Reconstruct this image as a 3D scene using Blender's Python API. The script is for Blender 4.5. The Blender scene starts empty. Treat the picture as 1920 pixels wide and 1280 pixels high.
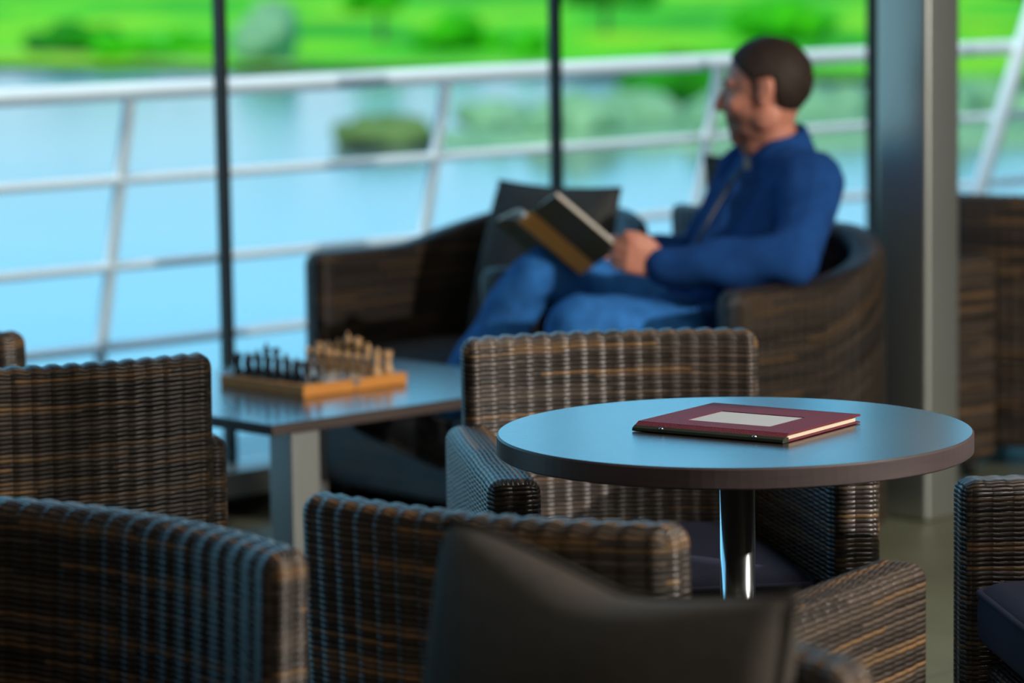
import bpy, bmesh, math, random
import numpy as np
from mathutils import Vector, Matrix, Euler

random.seed(7); rng = np.random.default_rng(7)
sc = bpy.context.scene
COL = sc.collection
PI = math.pi

# ------------------------------------------------------------------ camera
cam_d = bpy.data.cameras.new('camera'); cam = bpy.data.objects.new('camera', cam_d); COL.objects.link(cam)
cam_d.sensor_width = 36; cam_d.lens = 112.5; cam_d.clip_start = .1; cam_d.clip_end = 2000
_p, _r = math.radians(7.0), math.asin(.0147)
_F = Vector((0, math.cos(_p), -math.sin(_p))); _R0 = Vector((1, 0, 0)); _U0 = Vector((0, math.sin(_p), math.cos(_p)))
_R = _R0*math.cos(_r) - _U0*math.sin(_r); _U = _U0*math.cos(_r) + _R0*math.sin(_r)
cam.matrix_world = Matrix(((_R.x, _U.x, -_F.x, 0), (_R.y, _U.y, -_F.y, 0), (_R.z, _U.z, -_F.z, 1.43), (0, 0, 0, 1)))
cam_d.dof.use_dof = True; cam_d.dof.focus_distance = 4.75; cam_d.dof.aperture_fstop = 3.1
sc.camera = cam
sc.view_settings.view_transform = 'Standard'; sc.view_settings.look = 'None'
sc.view_settings.gamma = 1; sc.view_settings.use_curve_mapping = False
sc.view_settings.exposure = 0.0

# ------------------------------------------------------------------ sky, sun, lamps
w = bpy.data.worlds.new('sky'); sc.world = w; w.use_nodes = True
nt = w.node_tree; nt.nodes.clear()
tc = nt.nodes.new('ShaderNodeTexCoord'); sp = nt.nodes.new('ShaderNodeSeparateXYZ'); rp = nt.nodes.new('ShaderNodeValToRGB')
bg = nt.nodes.new('ShaderNodeBackground'); wo = nt.nodes.new('ShaderNodeOutputWorld')
nt.links.new(tc.outputs['Generated'], sp.inputs[0]); nt.links.new(sp.outputs['Z'], rp.inputs[0])
e = rp.color_ramp.elements
e[0].position = 0.0; e[0].color = (.56, .68, .66, 1)
e[1].position = 1.0; e[1].color = (.16, .38, .66, 1)
x = e.new(.055); x.color = (.53, .69, .69, 1)
x = e.new(.10); x.color = (.33, 1.16, 1.75, 1)
x = e.new(.35); x.color = (.16, .48, .80, 1)
nt.links.new(rp.outputs[0], bg.inputs[0]); nt.links.new(bg.outputs[0], wo.inputs[0])
bg.inputs[1].default_value = 1.35

def sun(name, d, energy, color, ang):
    l = bpy.data.lights.new(name, 'SUN'); l.energy = energy; l.color = color; l.angle = math.radians(ang)
    o = bpy.data.objects.new(name, l); COL.objects.link(o)
    o.rotation_euler = Vector(d).to_track_quat('-Z', 'Y').to_euler(); o.location = (0, -10, 30)
sun('sun', (.42, .80, -.80), 4.2, (1, .96, .85), 3)

def area(name, loc, tgt, size, energy, color, spread=180):
    l = bpy.data.lights.new(name, 'AREA'); l.energy = energy; l.color = color; l.shape = 'DISK'; l.size = size
    l.spread = math.radians(spread)
    o = bpy.data.objects.new(name, l); COL.objects.link(o); o.location = loc
    o.rotation_euler = (Vector(tgt)-Vector(loc)).to_track_quat('-Z', 'Y').to_euler()
    return o
area('key_or_fill_lamp', (4.65, 3.1, 2.70), (.3, 5.4, .5), .09, 340, (1, .93, .85))
area('key_or_fill_lamp', (1.2, 1.5, 2.88), (1.2, 1.9, 0), .8, 30, (1, .93, .86))  # fill light added over the near chairs, no fitting there
area('key_or_fill_lamp', (-.6, -2.2, 2.88), (0, 1.5, .6), 1.2, 16, (1, .90, .78))  # warm fill light added behind the camera
area('key_or_fill_lamp', (1.5, 5.2, 2.88), (1.4, 5.6, 0), .8, 24, (1, .93, .86))  # fill light added right of the round table, no fitting there

# ------------------------------------------------------------------ helpers
def mesh_obj(name, V, Fc, mat=None, parent=None, uv=None, smooth=True):
    me = bpy.data.meshes.new(name)
    me.from_pydata([tuple(map(float, v)) for v in V], [], [tuple(int(i) for i in f) for f in Fc])
    if uv is not None:
        lay = me.uv_layers.new(name='UVMap'); lay.data.foreach_set('uv', np.asarray(uv, dtype=np.float32).ravel())
    if smooth: me.polygons.foreach_set('use_smooth', [True]*len(me.polygons))
    if mat: me.materials.append(mat)
    me.update()
    o = bpy.data.objects.new(name, me); COL.objects.link(o)
    if parent is not None: o.parent = parent
    return o

def bm_obj(name, bm, mat=None, parent=None, smooth=False):
    me = bpy.data.meshes.new(name); bm.to_mesh(me); bm.free()
    if smooth: me.polygons.foreach_set('use_smooth', [True]*len(me.polygons))
    if mat: me.materials.append(mat)
    o = bpy.data.objects.new(name, me); COL.objects.link(o)
    if parent is not None: o.parent = parent
    return o

def tag(o, label=None, cat=None, group=None, kind=None):
    if label: o['label'] = label
    if cat: o['category'] = cat
    if group: o['group'] = group
    if kind: o['kind'] = kind
    return o

def thing(name, loc=(0, 0, 0), rz=0, label=None, cat=None, group=None, kind=None):
    o = bpy.data.objects.new(name, None); COL.objects.link(o); o.empty_display_size = .1
    o.location = loc; o.rotation_euler = (0, 0, rz)
    return tag(o, label, cat, group, kind)

def kids(o): return [c for c in bpy.data.objects if c.parent == o]

def copy_tree(o, parent=None):
    c = o.copy(); COL.objects.link(c)
    if parent is not None: c.parent = parent
    for ch in kids(o): copy_tree(ch, c)
    return c

def zmat(d):                                # rotation taking +Z to d
    return Vector(d).to_track_quat('Z', 'Y').to_matrix().to_4x4()

def bm_box(bm, c, d, rz=0, bev=0, M=None):
    mat = Matrix.Translation(c) @ Matrix.Rotation(rz, 4, 'Z') @ Matrix.Diagonal((d[0], d[1], d[2], 1))
    if M is not None: mat = M @ mat
    g = bmesh.ops.create_cube(bm, size=1, matrix=mat)
    if bev:
        es = list({ed for v in g['verts'] for ed in v.link_edges})
        bmesh.ops.bevel(bm, geom=es, offset=bev, segments=2, affect='EDGES', profile=.5)

def bm_cyl(bm, a, b, r, r2=None, n=24):
    a, b = Vector(a), Vector(b); d = b-a
    bmesh.ops.create_cone(bm, cap_ends=True, segments=n, radius1=r, radius2=r if r2 is None else r2, depth=d.length,
                          matrix=Matrix.Translation((a+b)/2) @ zmat(d))

def bm_caps(bm, a, b, r1, r2, sub=2):       # tapered capsule as a closed hull
    t = bmesh.new()
    for p, r in ((a, r1), (b, r2)):
        bmesh.ops.create_icosphere(t, subdivisions=sub, radius=r, matrix=Matrix.Translation(p))
    res = bmesh.ops.convex_hull(t, input=t.verts[:])
    junk = [v for v in t.verts if not v.link_faces]
    bmesh.ops.delete(t, geom=junk, context='VERTS')
    me = bpy.data.meshes.new('t'); t.to_mesh(me); t.free(); bm.from_mesh(me); bpy.data.meshes.remove(me)

def bm_ell(bm, c, rad, M=None, sub=3):
    m = Matrix.Translation(c)
    if M is not None: m = m @ M
    bmesh.ops.create_icosphere(bm, subdivisions=sub, radius=1, matrix=m @ Matrix.Diagonal((*rad, 1)))

def chain(bm, pts, rad, sub=2):
    for i in range(len(pts)-1): bm_caps(bm, pts[i], pts[i+1], rad[i], rad[i+1], sub)

def remesh(bm, voxel, it=4, fac=.5):        # one continuous surface from overlapping closed shapes
    me = bpy.data.meshes.new('tmp'); bm.to_mesh(me); bm.free()
    o = bpy.data.objects.new('tmp', me); COL.objects.link(o)
    m = o.modifiers.new('r', 'REMESH'); m.mode = 'VOXEL'; m.voxel_size = voxel
    s = o.modifiers.new('s', 'SMOOTH'); s.factor = fac; s.iterations = it
    dg = bpy.context.evaluated_depsgraph_get(); dg.update()
    r = bpy.data.meshes.new_from_object(o.evaluated_get(dg))
    bpy.data.objects.remove(o); bpy.data.meshes.remove(me)
    r.polygons.foreach_set('use_smooth', [True]*len(r.polygons))
    return r

def me_obj(name, me, mat, parent=None):
    me.name = name; me.materials.clear(); me.materials.append(mat)
    o = bpy.data.objects.new(name, me); COL.objects.link(o)
    if parent is not None: o.parent = parent
    return o

def get_co(me):
    a = np.empty(len(me.vertices)*3, np.float32); me.vertices.foreach_get('co', a); return a.reshape(-1, 3)
def get_no(me):
    a = np.empty(len(me.vertices)*3, np.float32); me.vertices.foreach_get('normal', a); return a.reshape(-1, 3)
def set_co(me, a): me.vertices.foreach_set('co', np.asarray(a, np.float32).ravel()); me.update()

def snoise(P, sc_, seed=0, n=14):           # smooth pseudo noise from sums of sines
    r = np.random.default_rng(seed); out = np.zeros(len(P))
    for k in range(n):
        d = r.normal(size=3); d /= np.linalg.norm(d); fq = sc_*r.uniform(.6, 1.7)
        out += np.sin(P @ d*fq + r.uniform(0, 6.28))
    return out/n**.5

PS = .033; RP = .0078                       # stake spacing and reed pitch of the weave
def rbox(d, r, step=.011, c=(0, 0, 0), deform=None, rib=.0, along='x', nr=3):
    """rounded box with welded corners and a metre-true UV; along = the axis the stakes are spaced along on the top"""
    d = np.array(d, float); h = d/2
    def axis(L):
        i = L/2-r; th = np.linspace(0, PI/4, nr+1)[1:]
        n = max(2, int(math.ceil(2*i/step))+1)
        pos = np.concatenate([-(i+r*np.tan(th))[::-1], np.linspace(-i, i, n), i+r*np.tan(th)])
        arc = np.concatenate([-(i+r*th)[::-1], np.linspace(-i, i, n), i+r*th])
        return pos, arc
    ax = [axis(L) for L in d]
    V = []; F = []; U = []; RB = []; base = 0
    for f in range(3):
        a, b = [(1, 2), (0, 2), (0, 1)][f]
        if f == 2 and along == 'y': a, b = 1, 0
        pa, aa = ax[a]; pb, ab = ax[b]; na, nb = len(pa), len(pb)
        A, B = np.meshgrid(pa, pb, indexing='ij'); AA, AB = np.meshgrid(aa, ab, indexing='ij')
        for s in (-1, 1):
            P = np.zeros((na*nb, 3)); P[:, f] = s*h[f]; P[:, a] = A.ravel(); P[:, b] = B.ravel()
            V.append(P); RB.append(AA.ravel())
            idx = (np.arange(na*nb)+base).reshape(na, nb)
            q = np.stack([idx[:-1, :-1], idx[1:, :-1], idx[1:, 1:], idx[:-1, 1:]], -1).reshape(-1, 4)
            flip = (np.cross(np.eye(3)[a], np.eye(3)[b])[f]*s) < 0
            if flip: q = q[:, ::-1]
            F.append(q)
            uv = np.stack([AA.ravel()+.137*f, AB.ravel()], -1); U.append(uv[(q-base).ravel()])
            base += na*nb
    V = np.concatenate(V); F = np.concatenate(F); U = np.concatenate(U); RB = np.concatenate(RB)
    _, first, inv = np.unique(np.round(V, 6), axis=0, return_index=True, return_inverse=True)
    inv = inv.ravel(); V = V[first]; F = inv[F]; RB = RB[first]
    q = np.clip(V, -(h-r), h-r); n = V-q; n /= np.maximum(np.linalg.norm(n, axis=1), 1e-9)[:, None]
    P = q+r*n
    if rib: P = P+n*(rib*(np.abs(np.sin(PI*RB/PS))-.6))[:, None]
    P = P+np.array(c)
    if deform is not None: P = deform(P)
    return P, F, U

def pillow_mesh(wd, ht, T, seed=0, n=34, pinch=.05, wr=.006, boxy=2.6, sag=0.):
    """throw pillow standing in the local XZ plane, thickness along Y, bottom at z=0"""
    g = np.linspace(-1, 1, n); A, B = np.meshgrid(g, g, indexing='ij'); A = A.ravel(); B = B.ravel()
    A = np.sign(A)*np.abs(A)**.8; B = np.sign(B)*np.abs(B)**.8
    edge = (1-np.abs(A)**boxy)*(1-np.abs(B)**boxy); t = T/2*np.maximum(edge, 0)**.45
    X = A*wd/2*(1-pinch*(1-B*B)); Z = B*ht/2*(1-pinch*(1-A*A))+ht/2
    Z = Z-sag*np.clip((A+.80)/.85, 0, 1)**1.3*(1-.5*np.clip((A-.25)/.75, 0, 1))*np.clip(B, 0, 1)**2
    P = np.stack([X, np.zeros_like(X), Z], 1)
    nz = snoise(P, 16, seed)*wr*np.minimum(1, edge*3)
    top = P.copy(); top[:, 1] = -t-nz; bot = P.copy(); bot[:, 1] = t+nz*.5
    idx = np.arange(n*n).reshape(n, n)
    q = np.stack([idx[:-1, :-1], idx[1:, :-1], idx[1:, 1:], idx[:-1, 1:]], -1).reshape(-1, 4)
    V = np.concatenate([top, bot]); F = np.concatenate([q, q[:, ::-1]+n*n])
    bm = bmesh.new(); vs = [bm.verts.new(v) for v in V]
    for f in F: bm.faces.new([vs[i] for i in f])
    bmesh.ops.remove_doubles(bm, verts=bm.verts[:], dist=1e-5)
    rim = np.concatenate([idx[:, 0], idx[-1, 1:], idx[::-1, -1][1:], idx[0, ::-1][1:-1]])
    return bm, P[rim]

def bm_tube(bm, pts, r, closed=False, n=8):
    pts = [Vector(p) for p in pts]; N = len(pts); rings = []
    up = Vector((0, 0, 1))
    for i in range(N):
        if closed: t = pts[(i+1) % N]-pts[i-1]
        else: t = pts[min(i+1, N-1)]-pts[max(i-1, 0)]
        t.normalize()
        a = t.cross(up)
        if a.length < 1e-3: a = t.cross(Vector((1, 0, 0)))
        a.normalize(); b = t.cross(a)
        rr = r[i] if hasattr(r, '__len__') else r
        rings.append([bm.verts.new(pts[i]+a*rr*math.cos(2*PI*k/n)+b*rr*math.sin(2*PI*k/n)) for k in range(n)])
    for i in range(N if closed else N-1):
        A, B = rings[i], rings[(i+1) % N]
        for k in range(n): bm.faces.new((A[k], B[k], B[(k+1) % n], A[(k+1) % n]))
    if not closed:
        bm.faces.new(rings[0]); bm.faces.new(rings[-1][::-1])

def bm_lathe(bm, prof, n=20, c=(0, 0, 0)):
    c = Vector(c); rings = []
    for r, z in prof:
        rings.append([bm.verts.new(c+Vector((r*math.cos(2*PI*k/n), r*math.sin(2*PI*k/n), z))) for k in range(n)])
    for A, B in zip(rings[:-1], rings[1:]):
        for k in range(n): bm.faces.new((A[k], A[(k+1) % n], B[(k+1) % n], B[k]))
    bm.faces.new(rings[0][::-1]); bm.faces.new(rings[-1])

# ------------------------------------------------------------------ materials
class N:
    def __init__(s, name):
        s.m = bpy.data.materials.new(name); s.m.use_nodes = True; s.t = s.m.node_tree
        s.b = s.t.nodes['Principled BSDF']
    def n(s, typ, **kw):
        x = s.t.nodes.new(typ)
        for k, v in kw.items(): setattr(x, k, v)
        return x
    def l(s, a, b): s.t.links.new(a, b)
    def val(s, x, sock):
        if isinstance(x, (int, float)): sock.default_value = x
        else: s.l(x, sock)
    def math(s, op, a, b=None, c=None):
        x = s.n('ShaderNodeMath', operation=op); s.val(a, x.inputs[0])
        if b is not None: s.val(b, x.inputs[1])
        if c is not None: s.val(c, x.inputs[2])
        return x.outputs[0]
    def ramp(s, fac, stops, interp='LINEAR'):
        x = s.n('ShaderNodeValToRGB'); cr = x.color_ramp; cr.interpolation = interp
        while len(cr.elements) < len(stops): cr.elements.new(.5)
        for el, (p, c) in zip(cr.elements, stops): el.position = p; el.color = (*c, 1)
        s.l(fac, x.inputs[0]); return x.outputs[0]
    def noise(s, scale, detail=4, vec=None, stretch=None, rough=.55, coord='Object'):
        x = s.n('ShaderNodeTexNoise'); x.inputs['Scale'].default_value = scale; x.inputs['Detail'].default_value = detail
        x.inputs['Roughness'].default_value = rough
        if vec is None:
            vec = s.n('ShaderNodeTexCoord').outputs[coord]
        if stretch:
            mp = s.n('ShaderNodeMapping'); mp.inputs['Scale'].default_value = stretch; s.l(vec, mp.inputs[0]); vec = mp.outputs[0]
        s.l(vec, x.inputs['Vector']); return x.outputs[0]
    def bump(s, h, strength=.5, dist=.01):
        x = s.n('ShaderNodeBump'); x.inputs['Strength'].default_value = strength; x.inputs['Distance'].default_value = dist
        s.l(h, x.inputs['Height']); s.l(x.outputs[0], s.b.inputs['Normal'])

def pm(name, color, rough=.5, metal=0., spec=.5, noise=0., nscale=20, stretch=None, bump=0., bscale=200, coat=0.):
    m = N(name); b = m.b
    b.inputs['Roughness'].default_value = rough; b.inputs['Metallic'].default_value = metal
    b.inputs['Specular IOR Level'].default_value = spec; b.inputs['Coat Weight'].default_value = coat
    b.inputs['Base Color'].default_value = (*color, 1)
    if noise:
        f = m.noise(nscale, 5, stretch=stretch)
        lo = tuple(c*(1-noise) for c in color); hi = tuple(min(1, c*(1+noise)) for c in color)
        m.l(m.ramp(f, [(.3, lo), (.7, hi)]), b.inputs['Base Color'])
    if bump:
        m.bump(m.noise(bscale, 3), bump, .002)
    return m.m

def wicker(name, tone=1.0, tint=(1, 1, 1), light=1.0):
    m = N(name); b = m.b
    uv = m.n('ShaderNodeUVMap'); uv.uv_map = 'UVMap'; s = m.n('ShaderNodeSeparateXYZ'); m.l(uv.outputs[0], s.inputs[0])
    wob = m.math('MULTIPLY', m.math('SUBTRACT', m.noise(9, 2, uv.outputs[0]), .5), .006)
    u, v = s.outputs[0], m.math('ADD', s.outputs[1], wob)
    a = m.math('DIVIDE', u, PS); bb = m.math('DIVIDE', v, RP)
    row = m.math('FLOOR', bb); fb = m.math('FRACT', bb)
    prof = m.math('POWER', m.math('SINE', m.math('MULTIPLY', fb, PI)), .7)
    inph = m.math('POWER', m.math('ABSOLUTE', m.math('SINE', m.math('MULTIPLY', a, PI))), .5)
    alt = m.math('MULTIPLY_ADD', m.math('SINE', m.math('MULTIPLY', m.math('ADD', a, row), PI)), .5, .5)
    bul = m.math('ADD', m.math('MULTIPLY', inph, .68), m.math('MULTIPLY', alt, .32))
    hgt = m.math('MULTIPLY', prof, m.math('MULTIPLY_ADD', bul, .75, .25))
    wn = m.n('ShaderNodeTexWhiteNoise', noise_dimensions='2D')
    cv = m.n('ShaderNodeCombineXYZ'); m.l(row, cv.inputs[0])
    m.l(m.math('FLOOR', m.math('MULTIPLY_ADD', row, .37, m.math('DIVIDE', u, .27))), cv.inputs[1]); m.l(cv.outputs[0], wn.inputs['Vector'])
    k = tone; T = lambda c: tuple(min(1, x*k*t) for x, t in zip(c, tint))
    col = m.ramp(wn.outputs['Value'], [(0, T((.028, .021, .016))), (.45, T((.058, .044, .035))), (.8, T((.095, .070, .052))),
                                       (.95, T((.15, .088, .042))), (1, T((.21, .115, .048)))])
    mx = m.n('ShaderNodeMix', data_type='RGBA'); mx.inputs['A'].default_value = (*T((.006, .004, .003)), 1)
    m.l(m.math('MINIMUM', m.math('MULTIPLY', hgt, 1.6), 1.0), mx.inputs['Factor']); m.l(col, mx.inputs['B'])
    m.l(mx.outputs['Result'], b.inputs['Base Color'])
    b.inputs['Roughness'].default_value = .33; b.inputs['Specular IOR Level'].default_value = .55*light
    m.bump(hgt, .9, .0035)
    return m.m

def wood(name, c0, c1, rough, spec=.5, stretch=(3, 60, 60), bump=.05, coat=0., scale=1.):
    m = N(name); b = m.b; f = m.noise(scale, 6, stretch=stretch, rough=.65)
    m.l(m.ramp(f, [(.3, c0), (.7, c1)]), b.inputs['Base Color'])
    b.inputs['Roughness'].default_value = rough; b.inputs['Specular IOR Level'].default_value = spec
    b.inputs['Coat Weight'].default_value = coat; b.inputs['Coat Roughness'].default_value = .25
    m.bump(f, bump, .002); return m.m

MT = {}
MT['wicker'] = wicker('brown_wicker')
MT['wicker_lounge'] = wicker('dark_brown_wicker', .55)
MT['navy'] = pm('navy_fabric', (.034, .038, .070), .8, noise=.25, nscale=350, bump=.5, bscale=900, spec=.3)
MT['charcoal'] = pm('charcoal_fabric', (.030, .034, .040), .85, noise=.25, nscale=300, bump=.4, bscale=700, spec=.3)
MT['taupe'] = pm('taupe_fabric', (.048, .041, .032), .8, noise=.12, nscale=60, bump=.3, bscale=600, spec=.3)
MT['grey_cloth'] = pm('grey_fabric', (.05, .052, .050), .85, noise=.15, nscale=60, bump=.3, bscale=600, spec=.3)
MT['table'] = wood('espresso_wood', (.016, .011, .010), (.034, .023, .020), .26, 1.0, (5, 110, 40), .3, .6)
MT['edge'] = wood('espresso_edge', (.050, .036, .036), (.075, .055, .055), .42, .5, (6, 6, 60), .03)
MT['chrome'] = pm('chrome', (.72, .74, .76), .16, 1.0)
MT['steel'] = pm('satin_steel', (.50, .52, .52), .38, 1.0, noise=.05, nscale=3)
MT['column'] = pm('column_steel', (.46, .48, .45), .36, .85, noise=.05, nscale=2)
MT['alu'] = pm('painted_rail', (.74, .86, .92), .4, .0, noise=.04, nscale=3)
MT['black'] = pm('black_frame', (.006, .007, .008), .4)
MT['foot'] = pm('black_plastic', (.012, .012, .012), .5)

def floor_mat():
    m = N('floor_tiles'); b = m.b
    br = m.n('ShaderNodeTexBrick'); br.inputs['Scale'].default_value = 1; br.offset = 0
    br.inputs['Mortar Size'].default_value = .004; br.inputs['Brick Width'].default_value = .6; br.inputs['Row Height'].default_value = .6
    tcx = m.n('ShaderNodeTexCoord'); mp = m.n('ShaderNodeMapping'); mp.inputs['Rotation'].default_value = (0, 0, .75)
    m.l(tcx.outputs['Object'], mp.inputs[0]); m.l(mp.outputs[0], br.inputs['Vector'])
    br.inputs['Color1'].default_value = (.165, .172, .105, 1); br.inputs['Color2'].default_value = (.145, .15, .092, 1)
    br.inputs['Mortar'].default_value = (.10, .09, .07, 1)
    f = m.noise(3, 6); mx = m.n('ShaderNodeMix', data_type='RGBA', blend_type='MULTIPLY'); mx.inputs['Factor'].default_value = 1
    m.l(br.outputs['Color'], mx.inputs['A']); m.l(m.ramp(f, [(.3, (.75, .75, .75)), (.7, (1, 1, 1))]), mx.inputs['B'])
    m.l(mx.outputs['Result'], b.inputs['Base Color']); b.inputs['Roughness'].default_value = .45
    return m.m
MT['floor'] = floor_mat()
MT['ceiling'] = pm('ceiling_paint', (.20, .20, .19), .9, noise=.05, nscale=2)
MT['wall'] = pm('wall_paint', (.10, .09, .08), .85, noise=.08, nscale=3)
MT['sill'] = pm('sill_stone', (.34, .36, .34), .35, noise=.08, nscale=12)

def glass_mat():
    m = N('window_glass'); t = m.t; t.nodes.remove(m.b)
    tr = m.n('ShaderNodeBsdfTransparent'); tr.inputs[0].default_value = (.97, .985, .985, 1)
    gl = m.n('ShaderNodeBsdfGlossy'); gl.inputs['Roughness'].default_value = .02
    fr = m.n('ShaderNodeFresnel'); fr.inputs[0].default_value = 1.2
    mx = m.n('ShaderNodeMixShader'); m.l(fr.outputs[0], mx.inputs[0]); m.l(tr.outputs[0], mx.inputs[1]); m.l(gl.outputs[0], mx.inputs[2])
    m.l(mx.outputs[0], t.nodes['Material Output'].inputs[0]); return m.m
MT['glass'] = glass_mat()

def water_mat():
    m = N('pond_water'); b = m.b
    b.inputs['Base Color'].default_value = (.18, .34, .40, 1); b.inputs['Roughness'].default_value = .12
    b.inputs['IOR'].default_value = 1.33; b.inputs['Specular IOR Level'].default_value = .6
    m.l(m.ramp(m.noise(.06, 5, stretch=(1, 2.5, 1)), [(.3, (.07, .09, .10)), (.7, (.13, .15, .16))]), b.inputs['Base Color'])
    m.bump(m.noise(1.6, 4, stretch=(1, 2, 1)), .12, .05); return m.m
MT['water'] = water_mat()

def grass_mat(name, stops, sc_, st=(1, 1, 1), seed=0):
    m = N(name); f = m.noise(sc_, 6, stretch=st, rough=.6)
    m.l(m.ramp(f, stops), m.b.inputs['Base Color']); m.b.inputs['Roughness'].default_value = .9
    m.b.inputs['Specular IOR Level'].default_value = .1; return m.m
MT['meadow'] = grass_mat('meadow_grass', [(.30, (.006, .17, .002)), (.42, (.03, .34, .0)), (.5, (.07, .50, .0)), (.58, (.22, .60, .0)), (.70, (.36, .56, .004))], .10, (1, .30, 1))
MT['mud'] = grass_mat('reed_shore', [(.3, (.16, .30, .05)), (.5, (.30, .36, .10)), (.7, (.42, .42, .18))], .5)
MT['leaf_dark'] = grass_mat('dark_foliage', [(.3, (.008, .09, .008)), (.6, (.015, .22, .006)), (.8, (.06, .34, .008))], .7)
MT['leaf_green'] = grass_mat('green_foliage', [(.3, (.012, .22, .004)), (.6, (.04, .40, .002)), (.8, (.16, .5, .004))], .7)
MT['leaf_sage'] = grass_mat('sage_foliage', [(.3, (.09, .24, .13)), (.6, (.20, .38, .20)), (.8, (.34, .50, .30))], .9)
MT['leaf_olive'] = grass_mat('olive_foliage', [(.3, (.05, .10, .035)), (.6, (.12, .20, .06)), (.8, (.22, .28, .10))], .9)
MT['bark'] = pm('bark', (.06, .045, .03), .9, noise=.3, nscale=8)

# ------------------------------------------------------------------ plan: the grid of table and window
C0 = np.array([-.503, 6.607]); AE = math.radians(43.2)
E1 = np.array([math.cos(AE), math.sin(AE)]); E2 = np.array([-math.sin(AE), math.cos(AE)])
def S(s1, s2, z=0.): q = C0+s1*E1+s2*E2; return Vector((q[0], q[1], z))

# ------------------------------------------------------------------ the setting
W2 = 1.34                                     # window plane, along E2
def structure(o): return tag(o, kind='structure')
wl, wr_ = S(-6.6, W2), S(9.2, W2)
XR = wr_.x; XL = wl.x
poly = [(XL, -4), (XR, -4), (XR, wr_.y), (XL, wl.y)]
def slab_poly(name, z0, z1, mat, P):
    bm = bmesh.new(); a = [bm.verts.new((x, y, z0)) for x, y in P]; b = [bm.verts.new((x, y, z1)) for x, y in P]
    bm.faces.new(a[::-1]); bm.faces.new(b)
    for i in range(len(P)): j = (i+1) % len(P); bm.faces.new((a[i], a[j], b[j], b[i]))
    return structure(bm_obj(name, bm, mat))
slab_poly('floor', -.12, 0, MT['floor'], poly)
slab_poly('ceiling', 2.95, 3.15, MT['ceiling'], [(XL-.2, -4.2), (XR+.2, -4.2), (XR+.2, wr_.y+.25), (XL-.2, wl.y+.15)])
def wall(name, c, d):
    bm = bmesh.new(); bm_box(bm, c, d); structure(bm_obj(name, bm, MT['wall']))
wall('wall_back', (0.5*(XL+XR), -4.1, 1.475), (XR-XL+.4, .2, 2.95))
wall('wall_right', (XR+.1, (wr_.y-4)/2, 1.475), (.2, wr_.y+4, 2.95))
wall('wall_left', (XL-.1, (wl.y-4)/2, 1.475), (.2, wl.y+4, 2.95))
def strip(name, s0, s1, s2, wdt, z0, z1, mat, bev=.003):
    bm = bmesh.new(); c = S((s0+s1)/2, s2, (z0+z1)/2); bm_box(bm, c, (abs(s1-s0), wdt, z1-z0), AE, bev)
    return structure(bm_obj(name, bm, mat))
strip('trim_1', -6.6, 9.2, W2+.02, .20, .0, .05, MT['black'])          # recessed plinth
strip('trim_2', -6.6, 9.2, W2-.015, .24, .05, .115, MT['sill'])        # sill
strip('trim_3', -6.6, 9.2, W2, .09, 2.75, 2.95, MT['black'])           # head
strip('reflection_blocker', -6.6, -3.5, W2-.08, .08, .115, 2.75, MT['wall'], 0)  # unseen panel added over the left panes to cut blue reflections on the wicker
def s_of_u(k):                                # where the sight line X = k*Y meets the window plane
    ax, ay = C0[0]+W2*E2[0], C0[1]+W2*E2[1]
    return (k*ay-ax)/(E1[0]-k*E1[1])
sm = [s_of_u(-.0895), s_of_u(.0147), s_of_u(.1135)]
sm = sorted(sm+[sm[0]-1.2*i for i in range(1, 6)]+[sm[2]+1.25*i for i in range(1, 6)])
for i, s in enumerate(sm):
    strip('trim_%d' % (i+4), s-.011, s+.011, W2, .035, .115, 2.75, MT['black'], .002)
for i in range(len(sm)-1):
    strip('window_%d' % (i+1), sm[i]+.011, sm[i+1]-.011, W2, .010, .115, 2.75, MT['glass'], 0)
# steel column
bm = bmesh.new()
P_, F_, U_ = rbox((.13, .165, 2.95), .014, .2, (0, 0, 1.475))
col = mesh_obj('column', P_, F_, MT['column']); col.location = S(1.940, -.092); col.location.z = 0
_cn = Vector((1.022, 7.825, 0))+Vector((*(E1*.065+E2*.0825), 0)); col.location = _cn; col.rotation_euler.z = AE
structure(col)

bm = bmesh.new(); bm_cyl(bm, (2.0, 4.242, 0), (2.0, 4.242, 2.95), .085, n=24)  # unseen post added to cast a shadow on the back-turned left armchair
structure(bm_obj('column', bm, MT['black'], None, True))

# deck, railing, pond, meadow
strip('deck', -7, 10, W2+.62, 1.0, -.18, -.03, MT['sill'])
RA = Vector((-1.427, 9.0, 0)); RD = Vector((2.697, 2.48, 0)).normalized(); RN = Vector((-RD.y, RD.x, 0))
rail = thing('railing', RA, 0, 'pale metal railing of four bars on leaning posts outside the glass', 'railing')
def rpos(l, z):                               # posts lean: lower points stand further out
    return RD*l+RN*(.24*(1.035-z))+Vector((0, 0, z))
def bar(name, z, r, mat):
    bm = bmesh.new(); bm_tube(bm, [rpos(l, z) for l in np.linspace(-5, 13, 19)], r, n=14); return bm_obj(name, bm, mat, rail, True)
bar('handrail', 1.035, .027, MT['alu'])
for z in (.775, .515, .27): bar('crossbar', z, .0155, MT['alu'])
pl = [.449-1.225*i for i in range(1, 5)]+[.449, 1.675, 2.924]+[5.5, 6.7, 7.9, 9.2, 10.4]
for l in pl:
    bm = bmesh.new(); a, b = rpos(l, -.05), rpos(l, 1.02); d = (a-b).normalized()
    M = Matrix.Translation((a+b)/2) @ Matrix((( RD.x, RD.cross(d).x, d.x, 0), (RD.y, RD.cross(d).y, d.y, 0), (RD.z, RD.cross(d).z, d.z, 0), (0, 0, 0, 1)))
    bm_box(bm, (0, 0, 0), (.036, .022, (a-b).length), 0, .003, M); bm_obj('post', bm, MT['alu'], rail)
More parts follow.
